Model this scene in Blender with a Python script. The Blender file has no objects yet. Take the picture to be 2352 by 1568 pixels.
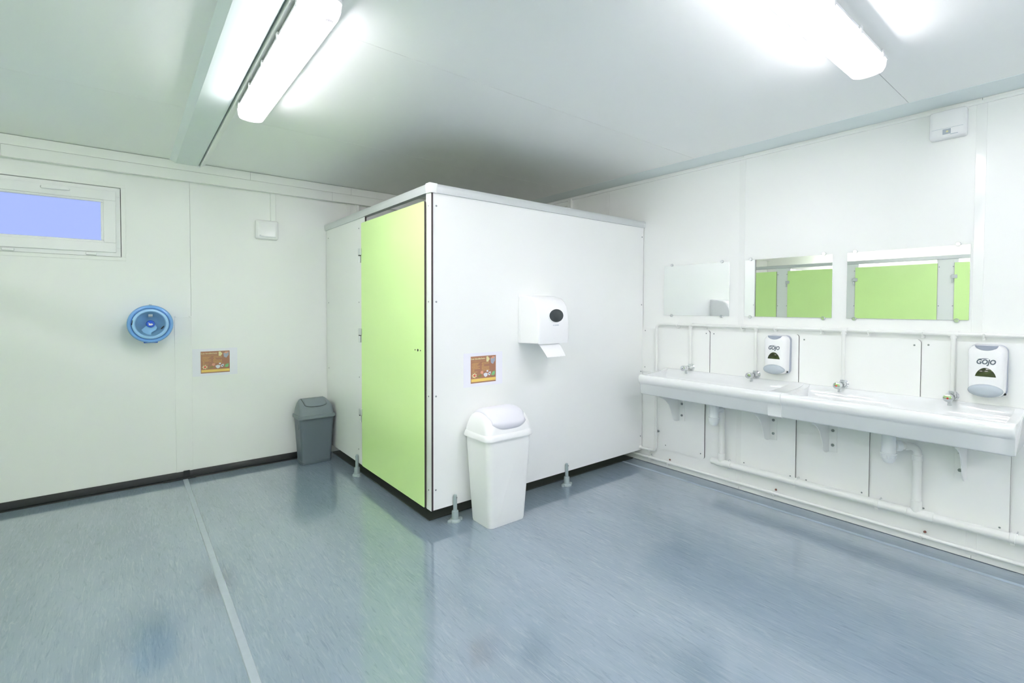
import bpy, bmesh, math, random
from mathutils import Vector, Matrix

random.seed(7)
sc = bpy.context.scene
col = sc.collection
R = math.radians

# ------------------------------------------------------------------ camera
F_PX, CX, CY = 1112.325, 1176.0, 730.743
YAW, PITCH, ROLL = 0.897217345, -0.0237275, -0.00294076
CAM_H = 1.30
fw = Vector((math.cos(YAW)*math.cos(PITCH), math.sin(YAW)*math.cos(PITCH), math.sin(PITCH)))
rt = Vector((math.sin(YAW), -math.cos(YAW), 0))
dn = fw.cross(rt)
c_, s_ = math.cos(ROLL), math.sin(ROLL)
right = c_*rt + s_*dn
down = -s_*rt + c_*dn
cd = bpy.data.cameras.new('camera')
cam = bpy.data.objects.new('camera', cd)
col.objects.link(cam)
cd.sensor_fit = 'HORIZONTAL'
cd.sensor_width = 36
cd.lens = 36*F_PX/2352
cd.shift_x = (1176-CX)/2352
cd.shift_y = -(784-CY)/2352
cd.clip_start = 0.02
up = -down
cam.matrix_world = Matrix(((right.x, up.x, -fw.x, 0), (right.y, up.y, -fw.y, 0), (right.z, up.z, -fw.z, CAM_H), (0, 0, 0, 1)))
sc.camera = cam

# ------------------------------------------------------------------ sky, exposure
world = bpy.data.worlds.new('world')
sc.world = world
world.use_nodes = True
bg = world.node_tree.nodes['Background']
bg.inputs['Color'].default_value = (0.41, 0.51, 0.93, 1)
bg.inputs['Strength'].default_value = 0.52
vs = sc.view_settings
vs.view_transform = 'Standard'
vs.look = 'None'
vs.exposure = 1.08
vs.gamma = 1.0
vs.use_curve_mapping = False
sc.cycles.max_bounces = 10
sc.cycles.adaptive_threshold = 0.02
sc.cycles.diffuse_bounces = 8
sc.cycles.glossy_bounces = 5
LAMP = 27.5                                   # emission of the tube fittings
LAMP_COL = (1.02, 0.965, 1.025, 1)

# ------------------------------------------------------------------ materials
def _nt(name):
    m = bpy.data.materials.new(name)
    m.use_nodes = True
    return m, m.node_tree, m.node_tree.nodes['Principled BSDF']

def mat(name, rgb, rough=0.5, metal=0.0, spec=0.5, var=0.03, scale=6.0, bump=0.0, bscale=200.0, coat=0.0):
    """procedural material: colour with a slight noise variation, optional fine bump"""
    m, nt, b = _nt(name)
    b.inputs['Roughness'].default_value = rough
    b.inputs['Metallic'].default_value = metal
    b.inputs['Specular IOR Level'].default_value = spec
    b.inputs['Coat Weight'].default_value = coat
    tc = nt.nodes.new('ShaderNodeTexCoord')
    n = nt.nodes.new('ShaderNodeTexNoise')
    n.inputs['Scale'].default_value = scale
    n.inputs['Detail'].default_value = 3
    nt.links.new(tc.outputs['Object'], n.inputs['Vector'])
    r = nt.nodes.new('ShaderNodeValToRGB')
    r.color_ramp.elements[0].position = 0.3
    r.color_ramp.elements[1].position = 0.7
    r.color_ramp.elements[0].color = (*[max(0, c*(1-var)) for c in rgb], 1)
    r.color_ramp.elements[1].color = (*[min(1, c*(1+var)) for c in rgb], 1)
    nt.links.new(n.outputs['Fac'], r.inputs['Fac'])
    nt.links.new(r.outputs['Color'], b.inputs['Base Color'])
    if bump:
        n2 = nt.nodes.new('ShaderNodeTexNoise')
        n2.inputs['Scale'].default_value = bscale
        nt.links.new(tc.outputs['Object'], n2.inputs['Vector'])
        bp = nt.nodes.new('ShaderNodeBump')
        bp.inputs['Strength'].default_value = bump
        bp.inputs['Distance'].default_value = 0.001
        nt.links.new(n2.outputs['Fac'], bp.inputs['Height'])
        nt.links.new(bp.outputs['Normal'], b.inputs['Normal'])
    return m

def floor_mat():
    m, nt, b = _nt('marbled_vinyl')
    b.inputs['Roughness'].default_value = 0.2
    b.inputs['Coat Weight'].default_value = 1.0
    b.inputs['Coat IOR'].default_value = 1.8
    b.inputs['Coat Roughness'].default_value = 0.08
    b.inputs['Specular IOR Level'].default_value = 0.5
    N, L = nt.nodes.new, nt.links.new
    tc = N('ShaderNodeTexCoord')
    def streak(sx, sy, scale, detail, dist, seed):
        mp = N('ShaderNodeMapping')
        mp.inputs['Scale'].default_value = (sx, sy, 1)
        mp.inputs['Location'].default_value = (seed, seed*1.7, 0)
        L(tc.outputs['Object'], mp.inputs['Vector'])
        n = N('ShaderNodeTexNoise')
        n.inputs['Scale'].default_value = scale
        n.inputs['Detail'].default_value = detail
        n.inputs['Roughness'].default_value = 0.62
        n.inputs['Distortion'].default_value = dist
        L(mp.outputs['Vector'], n.inputs['Vector'])
        return n
    base = streak(1.0, 0.35, 3.0, 4, 0.4, 3.1)
    r0 = N('ShaderNodeValToRGB')
    r0.color_ramp.elements[0].position = 0.30
    r0.color_ramp.elements[1].position = 0.72
    r0.color_ramp.elements[0].color = (0.202, 0.274, 0.347, 1)
    r0.color_ramp.elements[1].color = (0.258, 0.333, 0.413, 1)
    L(base.outputs['Fac'], r0.inputs['Fac'])
    fine = streak(1.0, 0.10, 66.0, 6, 1.7, 9.3)
    r1 = N('ShaderNodeValToRGB')
    r1.color_ramp.elements[0].position = 0.51
    r1.color_ramp.elements[1].position = 0.72
    r1.color_ramp.elements[0].color = (0, 0, 0, 1)
    r1.color_ramp.elements[1].color = (1, 1, 1, 1)
    L(fine.outputs['Fac'], r1.inputs['Fac'])
    dark = streak(1.0, 0.12, 52.0, 6, 2.0, 21.7)
    r2 = N('ShaderNodeValToRGB')
    r2.color_ramp.elements[0].position = 0.53
    r2.color_ramp.elements[1].position = 0.72
    r2.color_ramp.elements[0].color = (0, 0, 0, 1)
    r2.color_ramp.elements[1].color = (1, 1, 1, 1)
    L(dark.outputs['Fac'], r2.inputs['Fac'])
    m1 = N('ShaderNodeMix'); m1.data_type = 'RGBA'
    f1 = N('ShaderNodeMath'); f1.operation = 'MULTIPLY'; f1.inputs[1].default_value = 0.42
    L(r1.outputs['Color'], f1.inputs[0]); L(f1.outputs[0], m1.inputs['Factor'])
    L(r0.outputs['Color'], m1.inputs['A'])
    m1.inputs['B'].default_value = (0.370, 0.434, 0.498, 1)
    m2 = N('ShaderNodeMix'); m2.data_type = 'RGBA'
    f2 = N('ShaderNodeMath'); f2.operation = 'MULTIPLY'; f2.inputs[1].default_value = 0.45
    L(r2.outputs['Color'], f2.inputs[0]); L(f2.outputs[0], m2.inputs['Factor'])
    L(m1.outputs['Result'], m2.inputs['A'])
    m2.inputs['B'].default_value = (0.123, 0.184, 0.236, 1)
    L(m2.outputs['Result'], b.inputs['Base Color'])
    bp = N('ShaderNodeBump'); bp.inputs['Strength'].default_value = 0.04; bp.inputs['Distance'].default_value = 0.002
    n3 = N('ShaderNodeTexNoise'); n3.inputs['Scale'].default_value = 9
    L(tc.outputs['Object'], n3.inputs['Vector'])
    L(n3.outputs['Fac'], bp.inputs['Height']); L(bp.outputs['Normal'], b.inputs['Normal'])
    return m

def emit_mat(name, rgb, strength):
    m, nt, b = _nt(name)
    b.inputs['Base Color'].default_value = (0.9, 0.9, 0.9, 1)
    b.inputs['Emission Color'].default_value = rgb
    b.inputs['Emission Strength'].default_value = strength
    b.inputs['Roughness'].default_value = 0.4
    return m

def glass_mat():
    m = bpy.data.materials.new('window_glass')
    m.use_nodes = True
    nt = m.node_tree
    nt.nodes.remove(nt.nodes['Principled BSDF'])
    out = nt.nodes['Material Output']
    t = nt.nodes.new('ShaderNodeBsdfTransparent')
    t.inputs['Color'].default_value = (0.97, 0.98, 1.0, 1)
    g = nt.nodes.new('ShaderNodeBsdfGlossy')
    g.inputs['Roughness'].default_value = 0.5
    fr = nt.nodes.new('ShaderNodeFresnel')
    fr.inputs['IOR'].default_value = 1.3
    mx = nt.nodes.new('ShaderNodeMixShader')
    nt.links.new(fr.outputs[0], mx.inputs[0])
    nt.links.new(t.outputs[0], mx.inputs[1])
    nt.links.new(g.outputs[0], mx.inputs[2])
    nt.links.new(mx.outputs[0], out.inputs['Surface'])
    return m

M = {}
M['wall'] = mat('wall_laminate', (0.912, 0.924, 0.906), 0.32, var=0.006, scale=1.5)
M['strip'] = mat('wall_joint_strip', (0.912, 0.924, 0.906), 0.14, var=0.008)
M['ceil'] = mat('ceiling_panel', (0.95, 0.962, 0.945), 0.36, var=0.008, scale=1.5)
M['beam'] = mat('beam_paint', (0.79, 0.86, 0.86), 0.35, var=0.01)
M['fascia'] = mat('fascia_pvc', (0.905, 0.92, 0.895), 0.35, var=0.008)
M['floor'] = floor_mat()
M['alu_strip'] = mat('floor_strip_metal', (0.40, 0.46, 0.52), 0.38, var=0.03, scale=30)
M['weld'] = mat('vinyl_weld', (0.36, 0.45, 0.54), 0.25, var=0.04, scale=20)
M['black'] = mat('skirting_black', (0.008, 0.012, 0.013), 0.45, var=0.2, scale=20)
M['dark'] = mat('dark_gap', (0.01, 0.012, 0.012), 0.7, var=0.1)
M['shade_plate_or_lamp_tray'] = mat('cubicle_floor_shade', (0.035, 0.045, 0.04), 0.3, var=0.1)  # near-black colour stands for shade on the cubicle floor
M['hpl'] = mat('cubicle_laminate', (0.905, 0.92, 0.90), 0.30, var=0.006, scale=2)
M['core'] = mat('laminate_core_edge', (0.045, 0.030, 0.034), 0.5, var=0.15, scale=60)
M['green'] = mat('green_laminate', (0.72, 0.98, 0.405), 0.28, var=0.02, scale=2)
M['alu'] = mat('rail_aluminium', (0.66, 0.69, 0.69), 0.35, metal=0.25, var=0.01)
M['foot'] = mat('foot_plastic', (0.36, 0.44, 0.45), 0.4, var=0.03)
M['chrome'] = mat('chrome', (0.75, 0.77, 0.78), 0.10, metal=1.0, var=0.02)
M['steel'] = mat('steel_screw', (0.30, 0.33, 0.34), 0.3, metal=0.9, var=0.05)
M['ceramic'] = mat('white_ceramic', (0.84, 0.86, 0.855), 0.10, var=0.006, scale=3, coat=0.4)
M['pvc'] = mat('white_pvc_pipe', (0.86, 0.875, 0.845), 0.28, var=0.01, scale=8)
M['trap'] = mat('white_trap_plastic', (0.83, 0.86, 0.87), 0.3, var=0.02)
M['plastic'] = mat('white_plastic', (0.92, 0.925, 0.93), 0.22, var=0.005)
M['binwhite'] = mat('bin_white_plastic', (0.91, 0.92, 0.905), 0.35, var=0.008, bump=0.05)
M['lidwhite'] = mat('bin_lid_plastic', (0.93, 0.935, 0.935), 0.3, var=0.006)
M['flapwhite'] = mat('bin_flap_plastic', (0.80, 0.80, 0.86), 0.35, var=0.006)
M['bingrey'] = mat('bin_grey_plastic', (0.135, 0.170, 0.200), 0.42, var=0.03, bump=0.08)
M['lidgrey'] = mat('bin_grey_lid', (0.215, 0.26, 0.28), 0.38, var=0.03, bump=0.08)
M['lgrey'] = mat('light_grey_plastic', (0.47, 0.53, 0.58), 0.25, var=0.02)
M['mgrey'] = mat('mid_grey_plastic', (0.38, 0.42, 0.50), 0.3, var=0.02)
M['smoke'] = mat('smoked_window', (0.035, 0.045, 0.05), 0.08, var=0.2, scale=25)
M['olive'] = mat('soap_window', (0.045, 0.06, 0.022), 0.07, var=0.4, scale=40)
M['ink'] = mat('print_grey', (0.10, 0.13, 0.16), 0.5, var=0.02)
M['inkpale'] = mat('print_pale', (0.35, 0.42, 0.50), 0.5, var=0.02)
M['red'] = mat('tap_red_dot', (0.55, 0.03, 0.02), 0.4, var=0.02)
M['copper'] = mat('copper_clip', (0.16, 0.055, 0.04), 0.4, metal=0.4, var=0.1)
M['blue1'] = mat('blue_plastic_rim', (0.20, 0.43, 0.82), 0.13, var=0.05, scale=12)
M['blue2'] = mat('blue_plastic_ring', (0.36, 0.61, 0.90), 0.2, var=0.03)
M['blue3'] = mat('blue_plastic_cone', (0.15, 0.31, 0.52), 0.12, var=0.15, scale=9)
M['blue4'] = mat('blue_nozzle', (0.01, 0.09, 0.62), 0.25, var=0.05)
M['blue5'] = mat('blue_paper_roll', (0.22, 0.45, 0.74), 0.4, var=0.05)
M['paper'] = mat('paper', (0.88, 0.88, 0.95), 0.6, var=0.008)
M['brown'] = mat('poster_brown', (0.40, 0.195, 0.115), 0.45, var=0.03)
M['yellow'] = mat('poster_yellow', (0.86, 0.63, 0.17), 0.5, var=0.02)
M['gold'] = mat('poster_gold_text', (0.72, 0.47, 0.15), 0.5, var=0.02)
M['cream'] = mat('poster_cream', (0.80, 0.75, 0.42), 0.5, var=0.03)
M['foodred'] = mat('poster_red', (0.66, 0.13, 0.10), 0.5, var=0.1, scale=60)
M['foodpink'] = mat('poster_pink', (0.74, 0.37, 0.25), 0.5, var=0.1, scale=60)
M['foodgreen'] = mat('poster_green', (0.22, 0.55, 0.24), 0.5, var=0.1, scale=60)
M['foodolive'] = mat('poster_olive', (0.28, 0.25, 0.07), 0.5, var=0.1, scale=60)
M['foodwhite'] = mat('poster_white', (0.74, 0.77, 0.84), 0.5, var=0.04, scale=60)
M['foodgrey'] = mat('poster_bin_grey', (0.40, 0.44, 0.52), 0.5, var=0.1, scale=40)
M['mirror'] = mat('mirror_silver', (0.93, 0.96, 0.94), 0.0, metal=1.0, var=0.0)
M['lampbody'] = mat('lamp_tray', (0.82, 0.84, 0.84), 0.4, var=0.01)
M['lampend'] = mat('lamp_holder', (0.66, 0.66, 0.76), 0.4, var=0.01)
M['lamp'] = emit_mat('lamp_tube', LAMP_COL, LAMP)
def cover_mat():
    m = bpy.data.materials.new('lamp_cover')
    m.use_nodes = True
    nt = m.node_tree
    nt.nodes.remove(nt.nodes['Principled BSDF'])
    t = nt.nodes.new('ShaderNodeBsdfTransparent')
    t.inputs['Color'].default_value = (0.90, 0.90, 0.90, 1)
    e = nt.nodes.new('ShaderNodeEmission')
    e.inputs['Color'].default_value = LAMP_COL
    e.inputs['Strength'].default_value = 0.30
    a = nt.nodes.new('ShaderNodeAddShader')
    nt.links.new(t.outputs[0], a.inputs[0])
    nt.links.new(e.outputs[0], a.inputs[1])
    nt.links.new(a.outputs[0], nt.nodes['Material Output'].inputs['Surface'])
    return m
M['cover'] = cover_mat()
M['glass'] = glass_mat()

# ------------------------------------------------------------------ helpers
def link(name, me, m, parent=None, loc=None):
    o = bpy.data.objects.new(name, me)
    col.objects.link(o)
    if m is not None:
        for k in (m if isinstance(m, (list, tuple)) else [m]):
            me.materials.append(M[k])
    if parent is not None:
        o.parent = parent
        o.matrix_parent_inverse = Matrix.Translation(-parent_world(parent))
    if loc is not None:
        o.location = loc
    return o

_pw = {}
def parent_world(p):
    v = Vector((0, 0, 0))
    if p.name in _pw:
        return _pw[p.name]
    return v

def from_bm(name, bm, m, parent=None, smooth=False, bevel=0.0, seg=2, angle=35):
    me = bpy.data.meshes.new(name)
    bmesh.ops.recalc_face_normals(bm, faces=bm.faces)
    bm.to_mesh(me)
    bm.free()
    o = link(name, me, m, parent)
    if smooth:
        for p in me.polygons:
            p.use_smooth = True
        me.set_sharp_from_angle(angle=R(angle))
    if bevel:
        b = o.modifiers.new('bevel', 'BEVEL')
        b.width = bevel
        b.segments = seg
        b.limit_method = 'ANGLE'
        b.angle_limit = R(40)
        b.harden_normals = False
        for p in me.polygons:
            p.use_smooth = True
        me.set_sharp_from_angle(angle=R(50))
    return o

def add_box(bm, x0, x1, y0, y1, z0, z1):
    v = [bm.verts.new((x, y, z)) for x in (x0, x1) for y in (y0, y1) for z in (z0, z1)]
    fs = [(0, 1, 3, 2), (4, 6, 7, 5), (0, 4, 5, 1), (2, 3, 7, 6), (0, 2, 6, 4), (1, 5, 7, 3)]
    return [bm.faces.new([v[i] for i in f]) for f in fs]

def box(name, x0, x1, y0, y1, z0, z1, m, parent=None, bevel=0.0, seg=2):
    bm = bmesh.new()
    add_box(bm, min(x0, x1), max(x0, x1), min(y0, y1), max(y0, y1), min(z0, z1), max(z0, z1))
    return from_bm(name, bm, m, parent, bevel=bevel, seg=seg)

def add_prism(bm, pts, axis, a, b):
    """closed 2-D outline extruded from a to b along axis ('x': pts=(y,z); 'y': pts=(x,z); 'z': pts=(x,y))"""
    def P(p, t):
        return {'x': (t, p[0], p[1]), 'y': (p[0], t, p[1]), 'z': (p[0], p[1], t)}[axis]
    A = [bm.verts.new(P(p, a)) for p in pts]
    B = [bm.verts.new(P(p, b)) for p in pts]
    n = len(pts)
    for i in range(n):
        bm.faces.new((A[i], A[(i+1) % n], B[(i+1) % n], B[i]))
    bm.faces.new(A)
    bm.faces.new(list(reversed(B)))

def prism(name, pts, axis, a, b, m, parent=None, smooth=False, bevel=0.0, angle=35):
    bm = bmesh.new()
    add_prism(bm, pts, axis, a, b)
    return from_bm(name, bm, m, parent, smooth=smooth, bevel=bevel, angle=angle)

def add_loft(bm, rings, cap0=True, cap1=True):
    V = [[bm.verts.new(p) for p in r] for r in rings]
    n = len(rings[0])
    for a, b in zip(V, V[1:]):
        for i in range(n):
            bm.faces.new((a[i], a[(i+1) % n], b[(i+1) % n], b[i]))
    if cap0:
        bm.faces.new(list(reversed(V[0])))
    if cap1:
        bm.faces.new(V[-1])

def loft(name, rings, m, parent=None, cap0=True, cap1=True, angle=40):
    bm = bmesh.new()
    add_loft(bm, rings, cap0, cap1)
    return from_bm(name, bm, m, parent, smooth=True, angle=angle)

def rrect(w, h, r, n=6):
    """rounded rectangle outline, centred, (u, v) points"""
    r = min(r, w/2-1e-5, h/2-1e-5)
    out = []
    for cx_, cy_, a0 in ((w/2-r, h/2-r, 0), (-w/2+r, h/2-r, 90), (-w/2+r, -h/2+r, 180), (w/2-r, -h/2+r, 270)):
        for i in range(n+1):
            a = R(a0+90*i/n)
            out.append((cx_+r*math.cos(a), cy_+r*math.sin(a)))
    return out

def ellipse(w, h, n=32):
    return [(w/2*math.cos(2*math.pi*i/n), h/2*math.sin(2*math.pi*i/n)) for i in range(n)]

# frames: maps (u, v, t) -> world; t is the distance out of the wall
XS, YL, ZC = 3.41, 4.37, 2.366
YC, XD = 2.50, 1.39                      # cubicle faces
def on_right(y, z):                      # sink wall, u to the viewer's right (-y)
    return lambda u, v, t: (XS-t, y-u, z+v)
def on_left(x, z, Y=YL):                 # window wall / cubicle side panel
    return lambda u, v, t: (x+u, Y-t, z+v)
def on_door(y, z, X=XD):                 # cubicle front
    return lambda u, v, t: (X-t, y-u, z+v)

def pillow(name, fr, secs, m, parent=None, angle=40):
    """secs: list of (outline, t): stacked outlines out of the wall"""
    rings = [[fr(u, v, t) for u, v in o] for o, t in secs]
    return loft(name, rings, m, parent, angle=angle)

def tube_rings(path, r, n=12):
    pts = [Vector(p) for p in path]
    rings = []
    prev = None
    for i, p in enumerate(pts):
        if i == 0:
            d = (pts[1]-p).normalized()
        elif i == len(pts)-1:
            d = (p-pts[i-1]).normalized()
        else:
            d = ((p-pts[i-1]).normalized()+(pts[i+1]-p).normalized()).normalized()
        if prev is None:
            ref = Vector((0, 0, 1)) if abs(d.z) < 0.9 else Vector((1, 0, 0))
            u = d.cross(ref).normalized()
        else:
            u = (prev-d*prev.dot(d)).normalized()
        prev = u
        w = d.cross(u)
        rr = r[i] if isinstance(r, (list, tuple)) else r
        rings.append([p+rr*(math.cos(2*math.pi*k/n)*u+math.sin(2*math.pi*k/n)*w) for k in range(n)])
    return rings

def fillet(path, rad, n=6):
    out = [Vector(path[0])]
    for i in range(1, len(path)-1):
        a, b, c = Vector(path[i-1]), Vector(path[i]), Vector(path[i+1])
        d1, d2 = (a-b).normalized(), (c-b).normalized()
        p1, p2 = b+d1*rad, b+d2*rad
        for k in range(n+1):
            t = k/n
            out.append((1-t)**2*p1+2*t*(1-t)*b+t*t*p2)
    out.append(Vector(path[-1]))
    return out

def tube(name, path, r, m, parent=None, n=14):
    return loft(name, tube_rings(path, r, n), m, parent, angle=45)

def lathe(name, prof, axis_o, axis_d, m, parent=None, n=28, angle=35, cap0=True, cap1=True):
    """prof: list of (radius, distance along axis)"""
    o, d = Vector(axis_o), Vector(axis_d).normalized()
    ref = Vector((0, 0, 1)) if abs(d.z) < 0.9 else Vector((1, 0, 0))
    u = d.cross(ref).normalized()
    w = d.cross(u)
    rings = [[o+d*t+max(r, 1e-4)*(math.cos(2*math.pi*k/n)*u+math.sin(2*math.pi*k/n)*w) for k in range(n)] for r, t in prof]
    return loft(name, rings, m, parent, cap0, cap1, angle)

def thing(name, loc, label, cat, group=None):
    e = bpy.data.objects.new(name, None)
    e.empty_display_size = 0.05
    e.location = loc
    col.objects.link(e)
    _pw[e.name] = Vector(loc)
    e['label'] = label
    e['category'] = cat
    if group:
        e['group'] = group
    return e

def struct(o):
    o['kind'] = 'structure'
    return o

def text_mesh(name, body, fr, size, m, parent, t=0.0, shear=0.0, bold=0.0, width=None, center=True):
    cu = bpy.data.curves.new(name, 'FONT')
    cu.body = body
    cu.size = size
    cu.shear = shear
    cu.offset = bold
    cu.align_x = 'CENTER' if center else 'LEFT'
    cu.align_y = 'CENTER'
    cu.extrude = 0.0004
    to = bpy.data.objects.new(name, cu)
    col.objects.link(to)
    dg = bpy.context.evaluated_depsgraph_get()
    me = bpy.data.meshes.new_from_object(to.evaluated_get(dg))
    bpy.data.objects.remove(to)
    k = 1.0
    if width:
        w = max(v.co.x for v in me.vertices)-min(v.co.x for v in me.vertices)
        k = width/w
    for v in me.vertices:
        v.co = Vector(fr(v.co.x*k, v.co.y, t+v.co.z+0.0004))
    return link(name, me, m, parent)

def screw(fr, t, parent, r=0.006, name='screw', m='steel'):
    n = 10
    rings = [[fr(rr*math.cos(2*math.pi*k/n), rr*math.sin(2*math.pi*k/n), t+tt) for k in range(n)] for rr, tt in ((r, -0.001), (r, 0.0012), (r*0.7, 0.0025))]
    return loft(name, rings, m, parent)

# ------------------------------------------------------------------ room shell
X0, Y0 = -3.15, -2.30
floor = struct(box('floor', X0-0.1, XS+0.1, Y0-0.1, YL+0.1, -0.10, 0.0, 'floor'))

# window opening on the left wall
WX0, WX1, WZ0, WZ1 = -1.26, -0.012, 1.630, 2.120
wl = struct(box('wall_left', X0-0.1, XS+0.1, YL+0.05, YL+0.10, -0.1, 1.55, 'wall'))
bm = bmesh.new()
add_box(bm, X0, 0.386, YL, YL+0.06, 0, WZ0)
add_box(bm, X0, 0.386, YL, YL+0.06, WZ1, 2.45)
add_box(bm, X0, WX0, YL, YL+0.06, WZ0, WZ1)
add_box(bm, WX1, 0.386, YL, YL+0.06, WZ0, WZ1)
from_bm('wall_panel', bm, 'wall', wl)
box('wall_panel', 0.3875, 1.75, YL, YL+0.06, 0, 2.45, 'wall', wl)
box('wall_panel', 1.752, XS+0.1, YL, YL+0.06, 0, 2.45, 'wall', wl)
box('cover_strip', 0.283, 0.3868, YL-0.0045, YL+0.001, 0.05, 1.218, 'wall', wl, bevel=0.0008)
for xx in (0.290, 0.380):
    box('cover_clip', xx-0.007, xx+0.007, YL-0.008, YL, 1.214, 1.224, 'fascia', wl, bevel=0.002)
box('corner_trim', 1.570, 1.605, YL-0.006, YL+0.001, 0, 2.23, 'fascia', wl, bevel=0.001)
box('conduit', 1.655, 1.682, YL-0.022, YL+0.001, 0.3, 2.23, 'fascia', wl, bevel=0.002)

wr = struct(box('wall_right', XS+0.05, XS+0.10, Y0-0.1, YL+0.1, -0.1, 2.45, 'wall'))
ys = [Y0, -0.766, 0.453, 1.670, 2.889, YL]
for a, b in zip(ys, ys[1:]):
    box('wall_panel', XS, XS+0.06, a+0.001, b-0.001, 0, 2.45, 'wall', wr)
for y in ys[1:-1]:
    box('joint_strip', XS-0.002, XS+0.001, y-0.020, y+0.020, 0.02, 2.34, 'strip', wr, bevel=0.001)
box('wall_cover', XS-0.012, XS+0.001, Y0, YL, 2.336, 2.352, 'wall', wr, bevel=0.002)
box('conduit', XS-0.028, XS+0.001, 3.332, 3.372, 0.05, 2.35, 'fascia', wr, bevel=0.002)
box('conduit', XS-0.022, XS+0.001, 3.374, YL, 2.285, 2.325, 'fascia', wr, bevel=0.002)

struct(box('wall_back', X0-0.1, XS+0.1, Y0-0.1, Y0, -0.1, 2.45, 'wall'))
struct(box('wall_front', X0-0.1, X0, Y0, YL, -0.1, 2.45, 'wall'))

# left wall behind the window: outer leaf with the same opening
bm = bmesh.new()
add_box(bm, X0-0.1, WX0, YL+0.05, YL+0.10, 1.55, 2.45)
add_box(bm, WX1, XS+0.1, YL+0.05, YL+0.10, 1.55, 2.45)
add_box(bm, WX0, WX1, YL+0.05, YL+0.10, 1.55, WZ0)
add_box(bm, WX0, WX1, YL+0.05, YL+0.10, WZ1, 2.45)
from_bm('outer_leaf', bm, 'wall', wl)

# ceiling: slab plus panels with fine joints
ce = struct(box('ceiling', X0-0.1, XS+0.1, Y0-0.1, YL+0.1, ZC+0.008, 2.50, 'dark'))
jy = [Y0, -1.742, -0.522, 0.704, 1.922, 3.155, YL]
for a, b in zip(jy, jy[1:]):
    box('ceiling_panel', 0.455, XS, a+0.0012, b-0.0012, ZC, ZC+0.009, 'ceil', ce)
    box('ceiling_panel', X0, 0.30, a+0.0012, b-0.0012, ZC, ZC+0.009, 'ceil', ce)
# beam between the two cabins
t1 = struct(prism('trim_1', [(0.262, ZC+0.002), (0.300, ZC-0.022), (0.424, ZC-0.022), (0.440, ZC-0.017), (0.446, ZC-0.006), (0.446, ZC+0.02), (0.262, ZC+0.02)],
                  'y', Y0, YL, 'beam', smooth=True, angle=30))
t2 = struct(prism('trim_2', [(0.450, ZC+0.012), (0.450, ZC-0.026), (0.453, ZC-0.027), (0.484, ZC-0.006), (0.486, ZC+0.002), (0.486, ZC+0.012)],
                  'y', Y0, YL, 'fascia', smooth=True, angle=30))
# edge beam along the sink wall
t3 = struct(prism('trim_3', [(3.197, ZC+0.003), (3.199, ZC-0.002), (XS-0.010, ZC-0.002), (XS-0.010, ZC+0.003)], 'y', Y0, YL, 'beam'))
# fascia and cable trunking along the window wall
t4 = struct(box('trim_4', X0, XS, YL-0.030, YL, 2.298, ZC, 'dark'))
for a, b in ((X0, -1.55), (-1.55, 0.79), (0.79, 1.60), (1.60, XS)):
    box('fascia_board', a+0.0008, b-0.0008, YL-0.042, YL-0.025, 2.300, ZC-0.003, 'fascia', t4, bevel=0.001)
t5 = struct(box('trim_5', X0, XS, YL-0.030, YL, 2.226, 2.298, 'fascia'))
for a, b in ((X0, -0.59), (-0.59, 1.43), (1.43, XS)):
    prism('trunking_lid', [(YL-0.028, 2.2975), (YL-0.046, 2.2975), (YL-0.048, 2.228), (YL-0.052, 2.222), (YL-0.028, 2.220)], 'x', a+0.0008, b-0.0008, 'fascia', t5)

# skirting, floor joints
bl = struct(prism('baseboard_left', [(YL, 0.0), (YL-0.030, 0.0), (YL-0.026, 0.006), (YL-0.012, 0.010), (YL-0.009, 0.050), (YL-0.005, 0.055), (YL, 0.055)], 'x', X0, 1.36, 'black', smooth=True))
box('skirting_joint', 0.20, 0.40, YL-0.034, YL-0.008, 0.0, 0.0115, 'black', bl, bevel=0.002)
box('skirting_joint', 0.325, 0.365, YL-0.012, YL-0.002, 0.02, 0.0595, 'black', bl, bevel=0.001)
t6 = struct(prism('trim_6', [(0.320, 0.0), (0.3225, 0.0028), (0.3495, 0.0028), (0.352, 0.0)], 'y', 1.20, YL-0.034, 'alu_strip'))
prism('strip_length', [(0.320, 0.0), (0.3225, 0.0028), (0.3495, 0.0028), (0.352, 0.0)], 'y', Y0, 1.199, 'alu_strip', t6)
t7 = struct(prism('trim_7', [(3.252, 0.0), (3.257, 0.0012), (3.275, 0.0012), (3.280, 0.0)], 'y', Y0, YL, 'weld'))
t8 = struct(box('trim_8', XS-0.003, XS, Y0, YL, 0.0, 0.0025, 'ink'))

# ------------------------------------------------------------------ window
w1 = struct(box('window_1', WX0-0.001, WX1+0.001, YL+0.045, YL+0.06, WZ0, WZ0+0.02, 'fascia'))
def ring_xz(bm, x0, x1, z0, z1, b, y0, y1):
    add_box(bm, x0, x1, y0, y1, z1-b, z1)
    add_box(bm, x0, x1, y0, y1, z0, z0+b)
    add_box(bm, x0, x0+b, y0, y1, z0+b, z1-b)
    add_box(bm, x1-b, x1, y0, y1, z0+b, z1-b)
bm = bmesh.new()
ring_xz(bm, WX0-0.021, WX1+0.020, WZ0-0.016, WZ1+0.026, 0.0245, YL-0.005, YL+0.002)
from_bm('window_surround', bm, 'fascia', w1, bevel=0.001)
bm = bmesh.new()
ring_xz(bm, WX0-0.03, WX1+0.03, WZ0-0.03, WZ1+0.03, 0.07, YL+0.045, YL+0.049)
from_bm('gap_shade_ring', bm, 'dark', w1)  # dark ring added behind the frame gap: hides the sky, paints the shadow line
bm = bmesh.new()
ring_xz(bm, WX0+0.004, WX1-0.008, WZ0+0.010, WZ1-0.004, 0.060, YL-0.002, YL+0.055)
from_bm('window_frame', bm, 'plastic', w1, bevel=0.002)
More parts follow.
